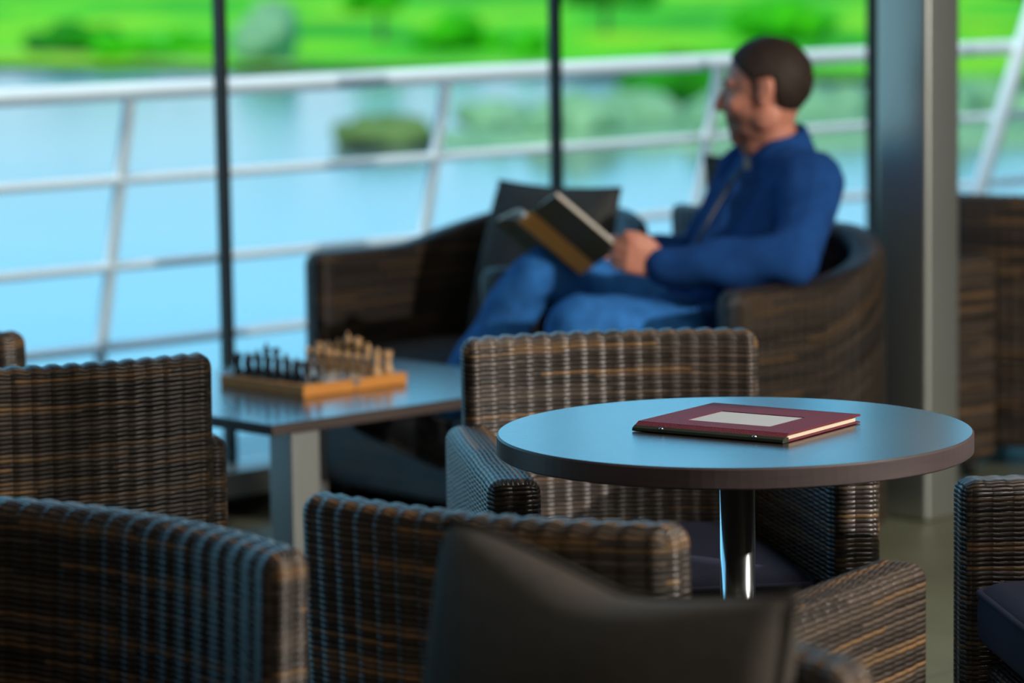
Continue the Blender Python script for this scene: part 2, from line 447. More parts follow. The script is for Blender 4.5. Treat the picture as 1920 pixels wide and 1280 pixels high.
st = bmesh.new(); a, b = rpos(4.30, -.05), Vector((2.13, 12.07, 1.9))-RA
bm_tube(st, [a, a.lerp(b, .5), b], .030, n=14)
strut = bm_obj('leaning_strut', st, MT['alu']); strut.location = RA-RN*.07
tag(strut, 'pale leaning metal strut rising past the handrail right of the column', 'strut')

ZW = -1.3
def plane(name, pts, z, mat, n=1):
    bm = bmesh.new(); bm.faces.new([bm.verts.new((x, y, z)) for x, y in pts]); return structure(bm_obj(name, bm, mat))
plane('pond', [(-90, 9.8-20), (120, -10), (160, 140), (-160, 140)], ZW, MT['water'])
def land(name, pts, z0, z1, mat, seed, sc_=.3):
    """low rounded land body: outline polygon, raised inside"""
    bm = bmesh.new(); cx = sum(p[0] for p in pts)/len(pts); cy = sum(p[1] for p in pts)/len(pts)
    rings = []
    for k, (f, z) in enumerate(((1, z0), (.985, z0+(z1-z0)*.5), (.95, z1), (.5, z1+.1))):
        rings.append([bm.verts.new((cx+(x-cx)*f, cy+(y-cy)*f, z)) for x, y in pts])
    for A, B in zip(rings[:-1], rings[1:]):
        for i in range(len(pts)): j = (i+1) % len(pts); bm.faces.new((A[i], A[j], B[j], B[i]))
    bm.faces.new(rings[-1]); return structure(bm_obj(name, bm, mat))
far = [(-260, 66), (-60, 76), (-12, 78), (-7, 74), (-1, 71), (3, 66), (9, 61), (30, 58), (120, 60), (700, 200), (700, 900), (-700, 900), (-700, 120)]
bm = bmesh.new(); bm.faces.new([bm.verts.new((x, y, ZW+.12)) for x, y in far]); structure(bm_obj('meadow', bm, MT['meadow']))
bm = bmesh.new(); shore = [(-260, 66), (-60, 76), (-12, 78), (-7, 74), (-1, 71), (3, 66), (9, 61), (30, 58)]
a_ = [bm.verts.new((x, y-.4, ZW-.1)) for x, y in shore]; b_ = [bm.verts.new((x+.2, y+(7 if x < -8 else 2.0), ZW+.16)) for x, y in shore]
for i in range(len(shore)-1): bm.faces.new((a_[i], a_[i+1], b_[i+1], b_[i]))
structure(bm_obj('shore', bm, MT['mud']))
plane('lake_bed', [(-900, -60), (900, -60), (900, 900), (-900, 900)], ZW-.4, MT['mud'])
land('islet', [(-2.5, 45.6), (0, 44.4), (3, 43.6), (7, 43.4), (14, 43), (26, 44), (26, 50), (12, 49), (4, 48.5), (-.5, 47)], ZW-.1, ZW+.12, MT['leaf_sage'], 3)

def bush(name, loc, wd, dp, ht, mat, seed, label, cat, group=None, trunk=False):
    r = np.random.default_rng(seed); root = thing(name, loc, 0, label, cat, group)
    bm = bmesh.new(); k = 9
    for i in range(k):
        a = r.uniform(0, 2*PI); q = r.uniform(0, 1)**.6
        x, y = q*wd*.36*math.cos(a), q*dp*.36*math.sin(a); hh = ht*(.95-.42*q*q)*r.uniform(.82, 1.05)
        z0 = ht*.35 if trunk else 0
        cz = (hh+z0)/2; rz = (hh-z0)/2*1.02
        bm_ell(bm, (x, y, cz), (wd*.25*r.uniform(.8, 1.2), dp*.25*r.uniform(.8, 1.2), rz), sub=3)
    me = bpy.data.meshes.new('foliage'); bm.to_mesh(me); bm.free()
    P = get_co(me); nn = get_no(me); s = max(wd, ht)
    P = P+nn*(snoise(P, 9/s, seed)*.05*s+snoise(P, 26/s, seed+1)*.03*s)[:, None]; P[:, 2] = np.maximum(P[:, 2], -.05); set_co(me, P)
    me.polygons.foreach_set('use_smooth', [True]*len(me.polygons)); me_obj('foliage', me, mat, root)
    b2 = bmesh.new(); bm_caps(b2, Vector((0, 0, -.05)), Vector((0, 0, ht*.55)), .03*ht+.02, .012*ht+.01); bm_obj('stem', b2, MT['bark'], root, True)
    return root
zb = ZW+.1
G = 'bushes and trees on the far bank'
bush('willow_bush', (-5.5, 77, zb), 1.75, 1.6, 1.75, MT['leaf_sage'], 1, 'round grey green bush on the far bank, right of the leftmost window bar', 'bush', G)
bush('hedge_bush', (-11.6, 86, zb), 2.6, 2, .95, MT['leaf_dark'], 2, 'dark hedge bush in the upper left corner of the far bank', 'bush', G)
bush('hedge_bush', (-9.6, 81, zb), 2.0, 1.6, .72, MT['leaf_green'], 3, 'low green bush beside the dark hedge bush on the left bank', 'bush', G)
bush('hedge_bush', (-8.3, 86, zb), 1.8, 1.6, .62, MT['leaf_green'], 4, 'low green bush on the bank just left of the leftmost window bar', 'bush', G)
bush('tree', (-3.6, 92, zb), 2.0, 2, 2.6, MT['leaf_green'], 5, 'tall green tree on the far bank behind the grey green bush', 'tree', G, True)
bush('bush', (-1.2, 84, zb), 1.9, 2, 1.1, MT['leaf_green'], 6, 'rounded green bush on the bank midway between the two left window bars', 'bush', G)
bush('bush', (.6, 78, zb), 1.0, 1, .75, MT['leaf_green'], 7, 'small green bush on the bank left of the middle window bar', 'bush', G)
bush('tree', (3.0, 98, zb), 3.4, 3, 2.5, MT['leaf_dark'], 8, 'dark tree at the top of the meadow right of the middle window bar', 'tree', G, True)
bush('bush', (7.4, 88, zb), 3.0, 3, 1.3, MT['leaf_green'], 9, 'wide green bush on the meadow above the reading man', 'bush', G)
bush('tree', (12.0, 100, zb), 4.4, 3, 2.9, MT['leaf_dark'], 10, 'dark tree on the meadow left of the steel column', 'tree', G, True)
bush('tree', (15.6, 96, zb), 3.0, 3, 3.2, MT['leaf_dark'], 11, 'dark tree on the meadow right of the steel column', 'tree', G, True)
bush('bush', (3.0, 56, zb-.05), 2.4, 1.6, .8, MT['leaf_dark'], 12, 'dark green bush across the water under the handrail, right of the middle window bar', 'bush', G)
GI = 'low shrubs on the islet'
bush('shrub', (-1.7, 45.3, ZW), 1.7, 1.2, .46, MT['leaf_olive'], 20, 'dark olive shrub at the left tip of the islet', 'shrub', GI)
for i, (x, y, wd, h, mt, lb) in enumerate((
        (-.3, 47.6, 1.5, .64, 'leaf_sage', 'low sage shrub beside the olive one on the islet'),
        (.85, 45.4, 1.4, .78, 'leaf_sage', 'sage shrub on the islet left of the middle window bar'),
        (2.0, 47.6, 1.6, .74, 'leaf_sage', 'sage shrub on the islet right behind the middle window bar'),
        (3.3, 45.4, 1.6, .80, 'leaf_sage', 'sage shrub on the islet left of the reading man'),
        (4.6, 47.6, 1.6, .72, 'leaf_sage', 'sage shrub on the islet hidden behind the man\'s head'),
        (5.9, 45.4, 1.5, .84, 'leaf_sage', 'sage shrub on the islet just left of the steel column'),
        (7.2, 47.6, 1.5, .78, 'leaf_sage', 'sage shrub on the islet just right of the steel column'))):
    bush('shrub', (x, y, ZW), wd, 1.5, h, MT[mt], 30+i, lb, 'shrub', GI)

# ------------------------------------------------------------------ wicker armchair
def make_armchair(mat, mcush):
    t = thing('wicker_armchair')
    def back(P):
        P = P.copy(); k = P[:, 0]/.265; P[:, 1] += .05*(1-k*k)+.03*(P[:, 2]/.75); return P
    V, F, U = rbox((.53, .068, .69), .026, .011, (0, .28, .405), back, .0052)
    mesh_obj('backrest', V, F, mat, t, U)
    for s in (-1, 1):
        def arm(P, s=s):
            P = P.copy(); k = (.30-P[:, 1])/.62; P[:, 0] += s*.02*k; return P
        V, F, U = rbox((.085, .62, .545), .024, .011, (s*.2575, -.01, .3275), arm, .002, 'y')
        mesh_obj('armrest', V, F, mat, t, U)
    V, F, U = rbox((.44, .54, .24), .02, .012, (0, -.02, .20), None, .002)
    mesh_obj('seat_base', V, F, mat, t, U)
    def puff(P):
        P = P.copy(); r = np.clip(1-(P[:, 0]/.22)**2, 0, 1)*np.clip(1-((P[:, 1]+.045)/.265)**2, 0, 1)
        P[:, 2] += np.where(P[:, 2] > .38, .022*r**.5, 0)+snoise(P, 11, 5)*.0015; return P
    V, F, U = rbox((.435, .53, .10), .034, .02, (0, -.045, .37), puff)
    c = mesh_obj('seat_cushion', V, F, mcush, t, U)
    bm = bmesh.new(); pts = []
    for (cx, cy, a0) in ((.187, .19, 0), (-.187, .19, 90), (-.187, -.28, 180), (.187, -.28, 270)):
        for k in range(6):
            a = math.radians(a0+k*18); pts.append((cx+.026*math.cos(a), cy+.026*math.sin(a), .409))
    dense = []
    for i in range(len(pts)):
        p, q = Vector(pts[i]), Vector(pts[(i+1) % len(pts)]); n = max(1, int((q-p).length/.05))
        dense += [p.lerp(q, k/n) for k in range(n)]
    bm_tube(bm, dense, .0055, True); bm_obj('piping', bm, mcush, c, True)
    for sx in (-1, 1):
        for y in (-.28, .27):
            bm = bmesh.new(); bm_cyl(bm, (sx*.25, y, 0), (sx*.25, y, .065), .018, .022, 16); bm_obj('leg', bm, MT['foot'], t, True)
    return t

def face(o, mid, F):                          # mid = middle of the backrest line, F = facing direction
    F = Vector(F).normalized(); o.location = Vector((mid[0], mid[1], 0))+Vector((F.x, F.y, 0))*.31
    o.rotation_euler.z = math.atan2(F.x, -F.y)
AC = make_armchair(MT['wicker'], MT['navy'])
CH = [((.173, 5.627), (.164, -.986), 'brown wicker armchair with dark cushion standing behind the round table'),
      (None, (-.99, -.10), 'brown wicker armchair at the right end of the round table, navy seat cushion showing'),
      ((-.030, 3.874), (.504, .864), 'wicker armchair seen from behind, drawn up to the near side of the round table'),
      ((-.465, 3.797), (-.70, -.714), 'dark blurred wicker armchair nearest the lower left corner'),
      ((-.770, 5.360), (-.35, .94), 'brown wicker armchair with its back turned, left of the chess table'),
      ((-1.185, 6.145), (.35, .94), 'wicker armchair of which only a back corner shows at the left edge'),
      ((.135, 3.16), (-.70, -.714), 'nearest wicker armchair, its back hidden by the big taupe pillow'),
      ((S(1.985, .465).x, S(1.985, .465).y), E1, 'wicker armchair by the window behind the reading man'),
      ((1.455, 8.62), (.35, .94), 'dark wicker armchair right behind the steel column')]
chairs = []
for i, (mid, F, lab) in enumerate(CH):
    c = AC if i == 0 else copy_tree(AC)
    if mid is None:
        c.location = (1.037, 4.68, 0); c.rotation_euler.z = math.atan2(F[0], -F[1])
    else: face(c, mid, F)
    tag(c, lab, 'armchair', 'wicker armchairs'); chairs.append(c)
[k for k in kids(chairs[1]) if k.name.startswith('seat_cushion')][0].location.z = .026
chairs[5].scale = (1, 1, .96); chairs[3].scale = (1.12, 1, 1)

# ------------------------------------------------------------------ tub lounge chairs
def make_tub(mat, mcush):
    t = thing('tub_armchair')
    Wd, Dp, R, th = .76, .68, .27, .085        # outer plan: front y=-.34, back y=+.34
    path = []; half = Wd/2-th/2; yb = Dp/2-th/2; y0 = -Dp/2; rc = R-th/2
    L1 = (yb-rc)-y0; La = rc*PI/2; L2 = 2*(half-rc); tot = 2*L1+2*La+L2
    def at(s):
        if s < L1: return (-half, y0+s), (0, 1)
        s -= L1
        if s < La: a = s/rc; return (-half+rc-rc*math.cos(a), yb-rc+rc*math.sin(a)), (math.sin(a), math.cos(a))
        s -= La
        if s < L2: return (-half+rc+s, yb), (1, 0)
        s -= L2
        if s < La: a = s/rc; return (half-rc+rc*math.sin(a), yb-rc+rc*math.cos(a)), (math.cos(a), -math.sin(a))
        s -= La; return (half, yb-rc-s), (0, -1)
    def top(s):
        f = min(s, tot-s)/(L1+La); f = max(0, min(1, (f-.35)/.65)); return .655+.10*f*f*(3-2*f)
    r = .03; n = int(tot/.0115); ss = list(np.linspace(0, tot, n))
    cap = [(0, .55), (r*.3, .82), (r*.7, .96)]
    ss = [0, r*.15, r*.4, r*.8]+[s for s in ss if r < s < tot-r]+[tot-r*.8, tot-r*.4, tot-r*.15, tot]
    V = []; U = []; nz = 40
    for s in ss:
        (x, y), (tx, ty) = at(min(s, tot-1e-6)); nx, ny = -ty, tx          # outward on the left side = -x
        e_ = min(s, tot-s); k = 1 if e_ >= r else math.sqrt(max(0, 1-(1-e_/r)**2))
        hw = th/2-r*(1-k); zt = top(s)-r*(1-k); rr = min(r, hw*.9)
        loop = [(-hw, z) for z in np.linspace(.05, zt-rr, nz)]
        loop += [(-hw+rr-rr*math.cos(a), zt-rr+rr*math.sin(a)) for a in np.linspace(0, PI/2, 6)[1:]]
        loop += [(hw-rr+rr*math.sin(a), zt-rr+rr*math.cos(a)) for a in np.linspace(0, PI/2, 6)]
        loop += [(hw, z) for z in np.linspace(zt-rr, .05, nz)[1:]]
        acc = 0; prev = None
        for (q, z) in loop:
            if prev is not None: acc += math.hypot(q-prev[0], z-prev[1])
            prev = (q, z)
            rb = .003*(abs(math.sin(PI*s/PS))-.6)*(1 if q >= 0 else -1)*k
            qq = q+rb if abs(q) > hw*.9 else q
            V.append((x+nx*qq, y+ny*qq, z)); U.append((s, acc))
    m = len(loop); V = np.array(V); U = np.array(U); ns = len(ss)
    idx = np.arange(ns*m).reshape(ns, m)
    F = np.stack([idx[:-1, :-1], idx[1:, :-1], idx[1:, 1:], idx[:-1, 1:]], -1).reshape(-1, 4).tolist()
    uv = U[np.array(F).ravel()].tolist()
    for cap_ in (idx[0], idx[-1][::-1]):
        F.append(list(cap_)); uv += [(V[i][0], V[i][2]) for i in cap_]
    F.append(None); F.pop()
    me = bpy.data.meshes.new('shell'); me.from_pydata([tuple(v) for v in V], [], [tuple(int(i) for i in f) for f in F])
    lay = me.uv_layers.new(name='UVMap'); lay.data.foreach_set('uv', np.array(uv, np.float32).ravel())
    me.polygons.foreach_set('use_smooth', [True]*len(me.polygons)); bm = bmesh.new(); bm.from_mesh(me)
    bmesh.ops.recalc_face_normals(bm, faces=bm.faces[:]); bm.to_mesh(me); bm.free()
    me_obj('shell', me, mat, t)
    Vv, Ff, Uu = rbox((.60, .62, .22), .02, .015, (0, -.03, .16), None, .002); mesh_obj('seat_base', Vv, Ff, mat, t, Uu)
    def puff(P):
        P = P.copy(); q = np.clip(1-(P[:, 0]/.29)**2, 0, 1)*np.clip(1-((P[:, 1]+.05)/.29)**2, 0, 1)
        P[:, 2] += np.where(P[:, 2] > .34, .02*q**.5, 0); return P
    Vv, Ff, Uu = rbox((.58, .585, .13), .04, .025, (0, -.05, .335), puff); mesh_obj('seat_cushion', Vv, Ff, mcush, t, Uu)
    for sx in (-1, 1):
        for y in (-.29, .22):
            b = bmesh.new(); bm_cyl(b, (sx*.27, y, 0), (sx*.27, y, .055), .02, .024, 16); bm_obj('leg', b, MT['foot'], t, True)
    return t
TA = make_tub(MT['wicker_lounge'], MT['charcoal'])
TB = copy_tree(TA)
for o, s2, lab in ((TA, .09, 'dark wicker tub armchair in which the man sits reading'),
                   (TB, .88, 'dark wicker tub armchair by the window holding a grey pillow, beyond the chess table')):
    o.location = S(1.46, s2); o.rotation_euler.z = math.atan2(-E1[0], E1[1]); tag(o, lab, 'armchair', 'wicker tub armchairs')

# ------------------------------------------------------------------ throw pillows
def pillow(name, loc, F, lean, wd, ht, T, mat, seed, label, roll=0, **kw):
    bm, rim = pillow_mesh(wd, ht, T, seed, **kw)
    o = bm_obj(name, bm, mat, None, True); F = Vector(F).normalized()
    o.rotation_euler = (Matrix.Rotation(math.atan2(F.x, -F.y), 4, 'Z') @ Matrix.Rotation(-lean, 4, 'X') @ Matrix.Rotation(roll, 4, 'Y')).to_euler()
    o.location = loc; tag(o, label, 'pillow', 'throw pillows')
    b = bmesh.new(); bm_tube(b, rim, .004, True, 6); bm_obj('seam', b, mat, o, True)
    return o
pillow('throw_pillow', (.052, 3.085, .410), (-.70, -.714), math.radians(9), .47, .435, .19, MT['taupe'], 3,
       'big taupe throw pillow leaning in the nearest armchair', pinch=.05, wr=.010, sag=.036)
pillow('throw_pillow', S(1.44, .75, .405), -E1, math.radians(17), .45, .44, .15, MT['grey_cloth'], 5,
       'dark grey throw pillow standing in the tub armchair behind the open book')
pillow('throw_pillow', S(2.14, .505, .425), E1, math.radians(6), .45, .45, .13, MT['grey_cloth'], 6,
       'dark throw pillow whose corner shows behind the man\'s chest')

# ------------------------------------------------------------------ round table
TC = Vector((.326, 4.672, .005))
rt = thing('round_table', TC, 0, 'round dark table with chrome pole carrying the burgundy folder', 'table')
bm = bmesh.new(); R_ = .351
bm_lathe(bm, [(.01, .6845), (R_-.003, .6845), (R_, .6870), (R_, .7125), (R_-.0025, .7148)], 128)
edge = bm_obj('table_edge', bm, MT['edge'], rt, False)
bm = bmesh.new(); bm_lathe(bm, [(R_-.0028, .7140), (R_-.0028, .7152), (.002, .7153)], 128); bm_obj('tabletop', bm, MT['table'], rt)
bm = bmesh.new(); bm_cyl(bm, (.004, 0, .012), (.004, 0, .6850), .0262, n=64); po = bm_obj('pole', bm, MT['chrome'], rt, True)
for p_ in po.data.polygons: p_.use_smooth = len(p_.vertices) == 4
bm = bmesh.new(); bm_lathe(bm, [(.20, -.005), (.205, -.001), (.19, .012), (.06, .022), (.03, .03)], 64); bm_obj('base_plate', bm, MT['chrome'], rt, True)

# ------------------------------------------------------------------ burgundy folder on it
MT['leather'] = pm('burgundy_leather', (.15, .022, .034), .55, spec=.25, noise=.15, nscale=300, bump=.9, bscale=480)
MT['paper'] = pm('cream_paper', (.62, .52, .38), .8, noise=.12, nscale=200, stretch=(1, 1, 8))
MT['label'] = pm('grey_window_card', (.46, .47, .46), .6, spec=.2, noise=.03, nscale=30)
MT['bind'] = pm('binding_strip', (.050, .060, .040), .28, .3, noise=.1, nscale=40)
fo = thing('menu_folder', (.346, 4.694, .7205), math.radians(-34.5), 'burgundy leather folder with grey window lying on the round table', 'folder'); fo.scale = (.95, .95, .8)
def box_part(name, c, d, mat, par, bev=.001):
    b = bmesh.new(); bm_box(b, c, d, 0, bev); return bm_obj(name, b, mat, par)
box_part('back_cover', (0, .006, .0022), (.268, .236, .003), MT['leather'], fo)
box_part('page_block', (0, .006, .0085), (.258, .222, .0095), MT['paper'], fo, .0006)
# front cover as a frame around the window card
b = bmesh.new(); x0, x1, y0, y1 = -.134, .134, -.104, .124; wx0, wx1, wy0, wy1 = -.075, .075, -.058, .052
for (a0, a1, c0, c1) in ((x0, wx0, y0, y1), (wx1, x1, y0, y1), (wx0, wx1, y0, wy0), (wx0, wx1, wy1, y1)):
    bm_box(b, ((a0+a1)/2, (c0+c1)/2, .0150), (a1-a0, c1-c0, .0036))
bmesh.ops.remove_doubles(b, verts=b.verts[:], dist=1e-5)
bm_obj('front_cover', b, MT['leather'], fo)
box_part('window_card', (0, -.003, .0146), (.152, .112, .0016), MT['label'], fo, 0)
def prism(name, prof, xw, mat, par):
    b = bmesh.new(); A = [b.verts.new((-xw, y, z)) for y, z in prof]; B = [b.verts.new((xw, y, z)) for y, z in prof]
    n = len(prof)
    for i in range(n): b.faces.new((A[i], A[(i+1) % n], B[(i+1) % n], B[i]))
    b.faces.new(A[::-1]); b.faces.new(B); bmesh.ops.recalc_face_normals(b, faces=b.faces[:]); return bm_obj(name, b, mat, par)
prism('spine_leather', [(-.1035, .0168), (-.1035, .0135), (-.113, .0090), (-.1145, .0105)], .134, MT['leather'], fo)
prism('binding_strip', [(-.1040, .0095), (-.1150, .0110), (-.121, .0072), (-.123, .0030), (-.121, .0008), (-.104, .0008)], .134, MT['bind'], fo)
for xx in (-.083, .083):
    b = bmesh.new(); bmesh.ops.create_uvsphere(b, u_segments=16, v_segments=8, radius=.0042, matrix=Matrix.Translation((xx, -.1185, .0088)) @ Matrix.Diagonal((1, 1, .55, 1)))
    bm_obj('rivet', b, MT['chrome'], fo, True)

# ------------------------------------------------------------------ chess table
ct = thing('coffee_table', S(.445, .41), AE, 'square dark coffee table with steel legs carrying the chess board', 'table')
TL, TW_, TZ = .89, .82, .45
MT['ctop'] = wood('dark_veneer', (.018, .014, .013), (.034, .026, .024), .22, 1.0, (5, 50, 40), .05, .7)
MT['cedge'] = wood('brown_edge', (.040, .028, .025), (.060, .042, .036), .45, .5, (5, 5, 40), .03)
b = bmesh.new(); bm_box(b, (0, 0, TZ-.0135), (TL, TW_, .021), 0, .002); bm_obj('table_edge', b, MT['cedge'], ct)
b = bmesh.new(); bm_box(b, (0, 0, TZ-.0015), (TL-.003, TW_-.003, .003), 0, .001); bm_obj('tabletop', b, MT['ctop'], ct)
for sx in (-1, 1):
    for sy in (-1, 1):
        b = bmesh.new(); bm_box(b, (-.345 if sx < 0 else .275, sy*(TW_/2-.05), .213), (.078, .078, .426), 0, .004); bm_obj('leg', b, MT['steel'], ct)
BZ = TZ+.0275
cb = thing('chess_board', S(.4575, .415, TZ), AE, 'folding wooden chess board lying open on the coffee table', 'chess board')
MT['board'] = wood('orange_wood', (.50, .19, .035), (.66, .28, .055), .45, .4, (8, 60, 60), .05)
def squares():
    m = N('board_squares'); t_ = m.n('ShaderNodeTexCoord'); ck = m.n('ShaderNodeTexChecker'); ck.inputs['Scale'].default_value = 1/.0345
    mp = m.n('ShaderNodeMapping'); mp.inputs['Location'].default_value = (.138, .138, .5*.0345); m.l(t_.outputs['Object'], mp.inputs[0]); m.l(mp.outputs[0], ck.inputs['Vector'])
    ck.inputs['Color1'].default_value = (.60, .40, .20, 1); ck.inputs['Color2'].default_value = (.10, .045, .02, 1)
    m.l(ck.outputs[0], m.b.inputs['Base Color']); m.b.inputs['Roughness'].default_value = .22; return m.m
MT['squares'] = squares()
for sx in (-1, 1):
    b = bmesh.new(); bm_box(b, (sx*.0763, 0, .0135), (.1517, .300, .026), 0, .002); bm_obj('board_half', b, MT['board'], cb)
b = bmesh.new(); bm_box(b, (0, 0, .0269), (.276, .276, .0012)); bm_obj('playing_field', b, MT['squares'], cb)
for y in (-.1495, .1495):
    b = bmesh.new(); bm_box(b, (0, y, .019), (.022, .004, .010)); bm_obj('hinge', b, MT['steel'], cb)

MT['chess_pale'] = wood('pale_boxwood', (.50, .27, .11), (.72, .46, .22), .4, .4, (30, 30, 200), .02)
MT['chess_dark'] = wood('black_stained_wood', (.010, .012, .018), (.022, .026, .036), .35, .5, (30, 30, 200), .02)
BASE = [(.0125, 0), (.0128, .003), (.0105, .006), (.0110, .008)]
def profile(kind):
    if kind == 'pawn': return BASE+[(.006, .013), (.0045, .024), (.008, .026), (.0045, .028), (.0075, .032), (.0078, .036), (.005, .041), (.0008, .0425)]
    if kind == 'rook': return BASE+[(.0075, .014), (.0068, .032), (.0095, .035), (.0098, .046), (.0070, .046), (.0065, .042), (.0008, .042)]
    if kind == 'bishop': return BASE+[(.0065, .015), (.0048, .034), (.009, .037), (.0050, .040), (.0080, .047), (.0060, .054), (.0025, .058), (.0030, .061), (.0006, .0625)]
    if kind == 'queen': return BASE+[(.0072, .016), (.0052, .044), (.0098, .047), (.0056, .050), (.0068, .058), (.0098, .066), (.0070, .066), (.0045, .069), (.0030, .072), (.0006, .073)]
    if kind == 'king': return BASE+[(.0076, .016), (.0056, .046), (.0104, .049), (.0060, .052), (.0074, .060), (.0098, .067), (.0060, .070), (.0006, .071)]
    return BASE+[(.0085, .014), (.0070, .020), (.0008, .024)]
def make_piece(kind, mat, dirx):
    bm = bmesh.new(); bm_lathe(bm, profile(kind), 20)
    if kind == 'king':
        bm_box(bm, (0, 0, .0755), (.0028, .0028, .012)); bm_box(bm, (0, 0, .0765), (.0028, .0090, .0026))
    if kind == 'rook':
        for k in range(4):
            a = PI/4+k*PI/2; bm_box(bm, (.0083*math.cos(a), .0083*math.sin(a), .0475), (.0034, .0055, .0040), a)
    if kind == 'queen':
        for k in range(8):
            a = k*PI/4; bmesh.ops.create_icosphere(bm, subdivisions=1, radius=.0018, matrix=Matrix.Translation((.0092*math.cos(a), .0092*math.sin(a), .067)))
    if kind == 'knight':
        out = [(-.0075, .018), (-.0080, .030), (-.0055, .042), (-.001, .050), (.001, .0545), (.0035, .050), (.0085, .044), (.0130, .037), (.0115, .033), (.0060, .035), (.0035, .034), (.0075, .026), (.0080, .018)]
        for s in (1,):
            A = [bm.verts.new((x*dirx, -.0052 if .02 < z < .05 else -.0035, z)) for x, z in out]; B = [bm.verts.new((x*dirx, .0052 if .02 < z < .05 else .0035, z)) for x, z in out]
            n = len(out); fs = [bm.faces.new((A[i], A[(i+1) % n], B[(i+1) % n], B[i])) for i in range(n)]+[bm.faces.new(A[::-1]), bm.faces.new(B)]
            bmesh.ops.recalc_face_normals(bm, faces=fs)
    me = bpy.data.meshes.new('chess_'+kind); bm.to_mesh(me); bm.free(); me.materials.append(mat)
    me.polygons.foreach_set('use_smooth', [kind != 'knight']*len(me.polygons)); return me
order = ['rook', 'knight', 'bishop', 'queen', 'king', 'bishop', 'knight', 'rook']
side_w = ['nearest the camera', 'nearer the camera', 'nearer the camera', '', '', 'nearer the window', 'nearer the window', 'nearest the window']
for sgn, colr, mat in ((1, 'pale', MT['chess_pale']), (-1, 'black', MT['chess_dark'])):
    cache = {k: make_piece(k, mat, -sgn) for k in set(order)|{'pawn'}}
    for j in range(8):
        y = (-3.5+j)*.0345
        k = order[j]
        for kind, col_i in ((k, 3.5), ('pawn', 2.5)):
            o = bpy.data.objects.new('chess_'+kind, cache[kind]); COL.objects.link(o)
            p = S(.4575, .415)+Vector((*(E1*sgn*col_i*.0345+E2*y), 0)); o.location = (p.x, p.y, BZ); o.rotation_euler.z = AE+(random.uniform(-.15, .15))
            end = 'towards the man' if sgn > 0 else 'towards the left'
            if kind == 'pawn':
                lab = '%s wooden chess pawn in front of the %s%s%s' % (colr, k, ' ' if side_w[j] else '', side_w[j])
            else:
                lab = '%s wooden chess %s in the back row %s%s' % (colr, k, end, ', '+side_w[j] if side_w[j] else '')
            tag(o, lab, 'chess piece', colr+' chess pieces on the board')

# small white dish on the far corner of the coffee table
MT['white'] = pm('white_ceramic', (.72, .74, .74), .25, noise=.03, nscale=20)
b = bmesh.new(); bm_lathe(b, [(.020, 0), (.024, .002), (.040, .020), (.043, .026), (.040, .026), (.022, .006), (.001, .005)], 32)
d = bm_obj('dish', b, MT['white'], None, True); d.location = (-.135, 7.24, TZ+.0005); d.location = S(.82, .2, TZ+.0005)
tag(d, 'small white dish on the right corner of the coffee table', 'dish')

# ------------------------------------------------------------------ the reading man
def skin_mat():
    m = N('skin'); b = m.b
    at_ = m.n('ShaderNodeAttribute'); at_.attribute_name = 'beard'
    f = m.noise(60, 4); base = m.ramp(f, [(.3, (.50, .19, .125)), (.7, (.62, .26, .17))])
    mx = m.n('ShaderNodeMix', data_type='RGBA'); m.l(at_.outputs['Fac'], mx.inputs['Factor']); m.l(base, mx.inputs['A'])
    mx.inputs['B'].default_value = (.13, .062, .042, 1)
    m.l(mx.outputs['Result'], b.inputs['Base Color']); b.inputs['Roughness'].default_value = .5
    b.inputs['Subsurface Weight'].default_value = .08; b.inputs['Subsurface Radius'].default_value = (.01, .004, .002)
    return m.m
MT['skin'] = skin_mat()
MT['hair'] = pm('dark_brown_hair', (.026, .015, .010), .65, spec=.3, noise=.35, nscale=140, stretch=(1, 1, .25), bump=.6, bscale=260)
MT['jacket'] = pm('blue_fleece', (.008, .055, .205), .9, noise=.12, nscale=30, bump=.3, bscale=500, spec=.2)
MT['jeans'] = pm('blue_denim', (.026, .150, .430), .85, noise=.28, nscale=26, bump=.3, bscale=700, spec=.2)
MT['tshirt'] = pm('beige_cotton', (.34, .27, .19), .9, noise=.06, nscale=40)
MT['shoe'] = pm('black_shoe_leather', (.010, .011, .014), .35, noise=.2, nscale=30)
MT['sock'] = pm('grey_sock', (.16, .17, .21), .9, noise=.15, nscale=200)
MT['eye'] = pm('eye_white', (.26, .22, .19), .4)
V3 = Vector
hipN, hipF = V3((.47, 7.56, .515)), V3((.46, 7.72, .525))
knF, anF = V3((.066, 7.62, .662)), V3((-.185, 7.68, .30))
knN, anN = V3((.145, 7.39, .555)), V3((.125, 7.335, .095))
shN, elN, wrN = V3((.712, 7.60, .872)), V3((.650, 7.345, .705)), V3((.352, 7.415, .690))
shF, elF, wrF = V3((.600, 7.95, .865)), V3((.47, 7.93, .665)), V3((.262, 7.715, .680))
neck0, neck1 = V3((.652, 7.765, .915)), V3((.632, 7.745, 1.01))
HS = 1.05; HO = V3((.618, 7.74, 1.077))
hx = V3((-.972, .20, -.10)).normalized(); hy = V3((0, 0, 1)).cross(hx).normalized(); hz = hx.cross(hy)
HR = Matrix(((hx.x, hy.x, hz.x), (hx.y, hy.y, hz.y), (hx.z, hy.z, hz.z))).to_4x4()
def hp(x, y, z): return HO+hx*x*HS+hy*y*HS+hz*z*HS
def hell(bm, c, r, M=None, sub=3): bm_ell(bm, hp(*c), [q*HS for q in r], HR if M is None else HR @ M, sub)
def hcap(bm, a, b, r1, r2): bm_caps(bm, hp(*a), hp(*b), r1*HS, r2*HS)

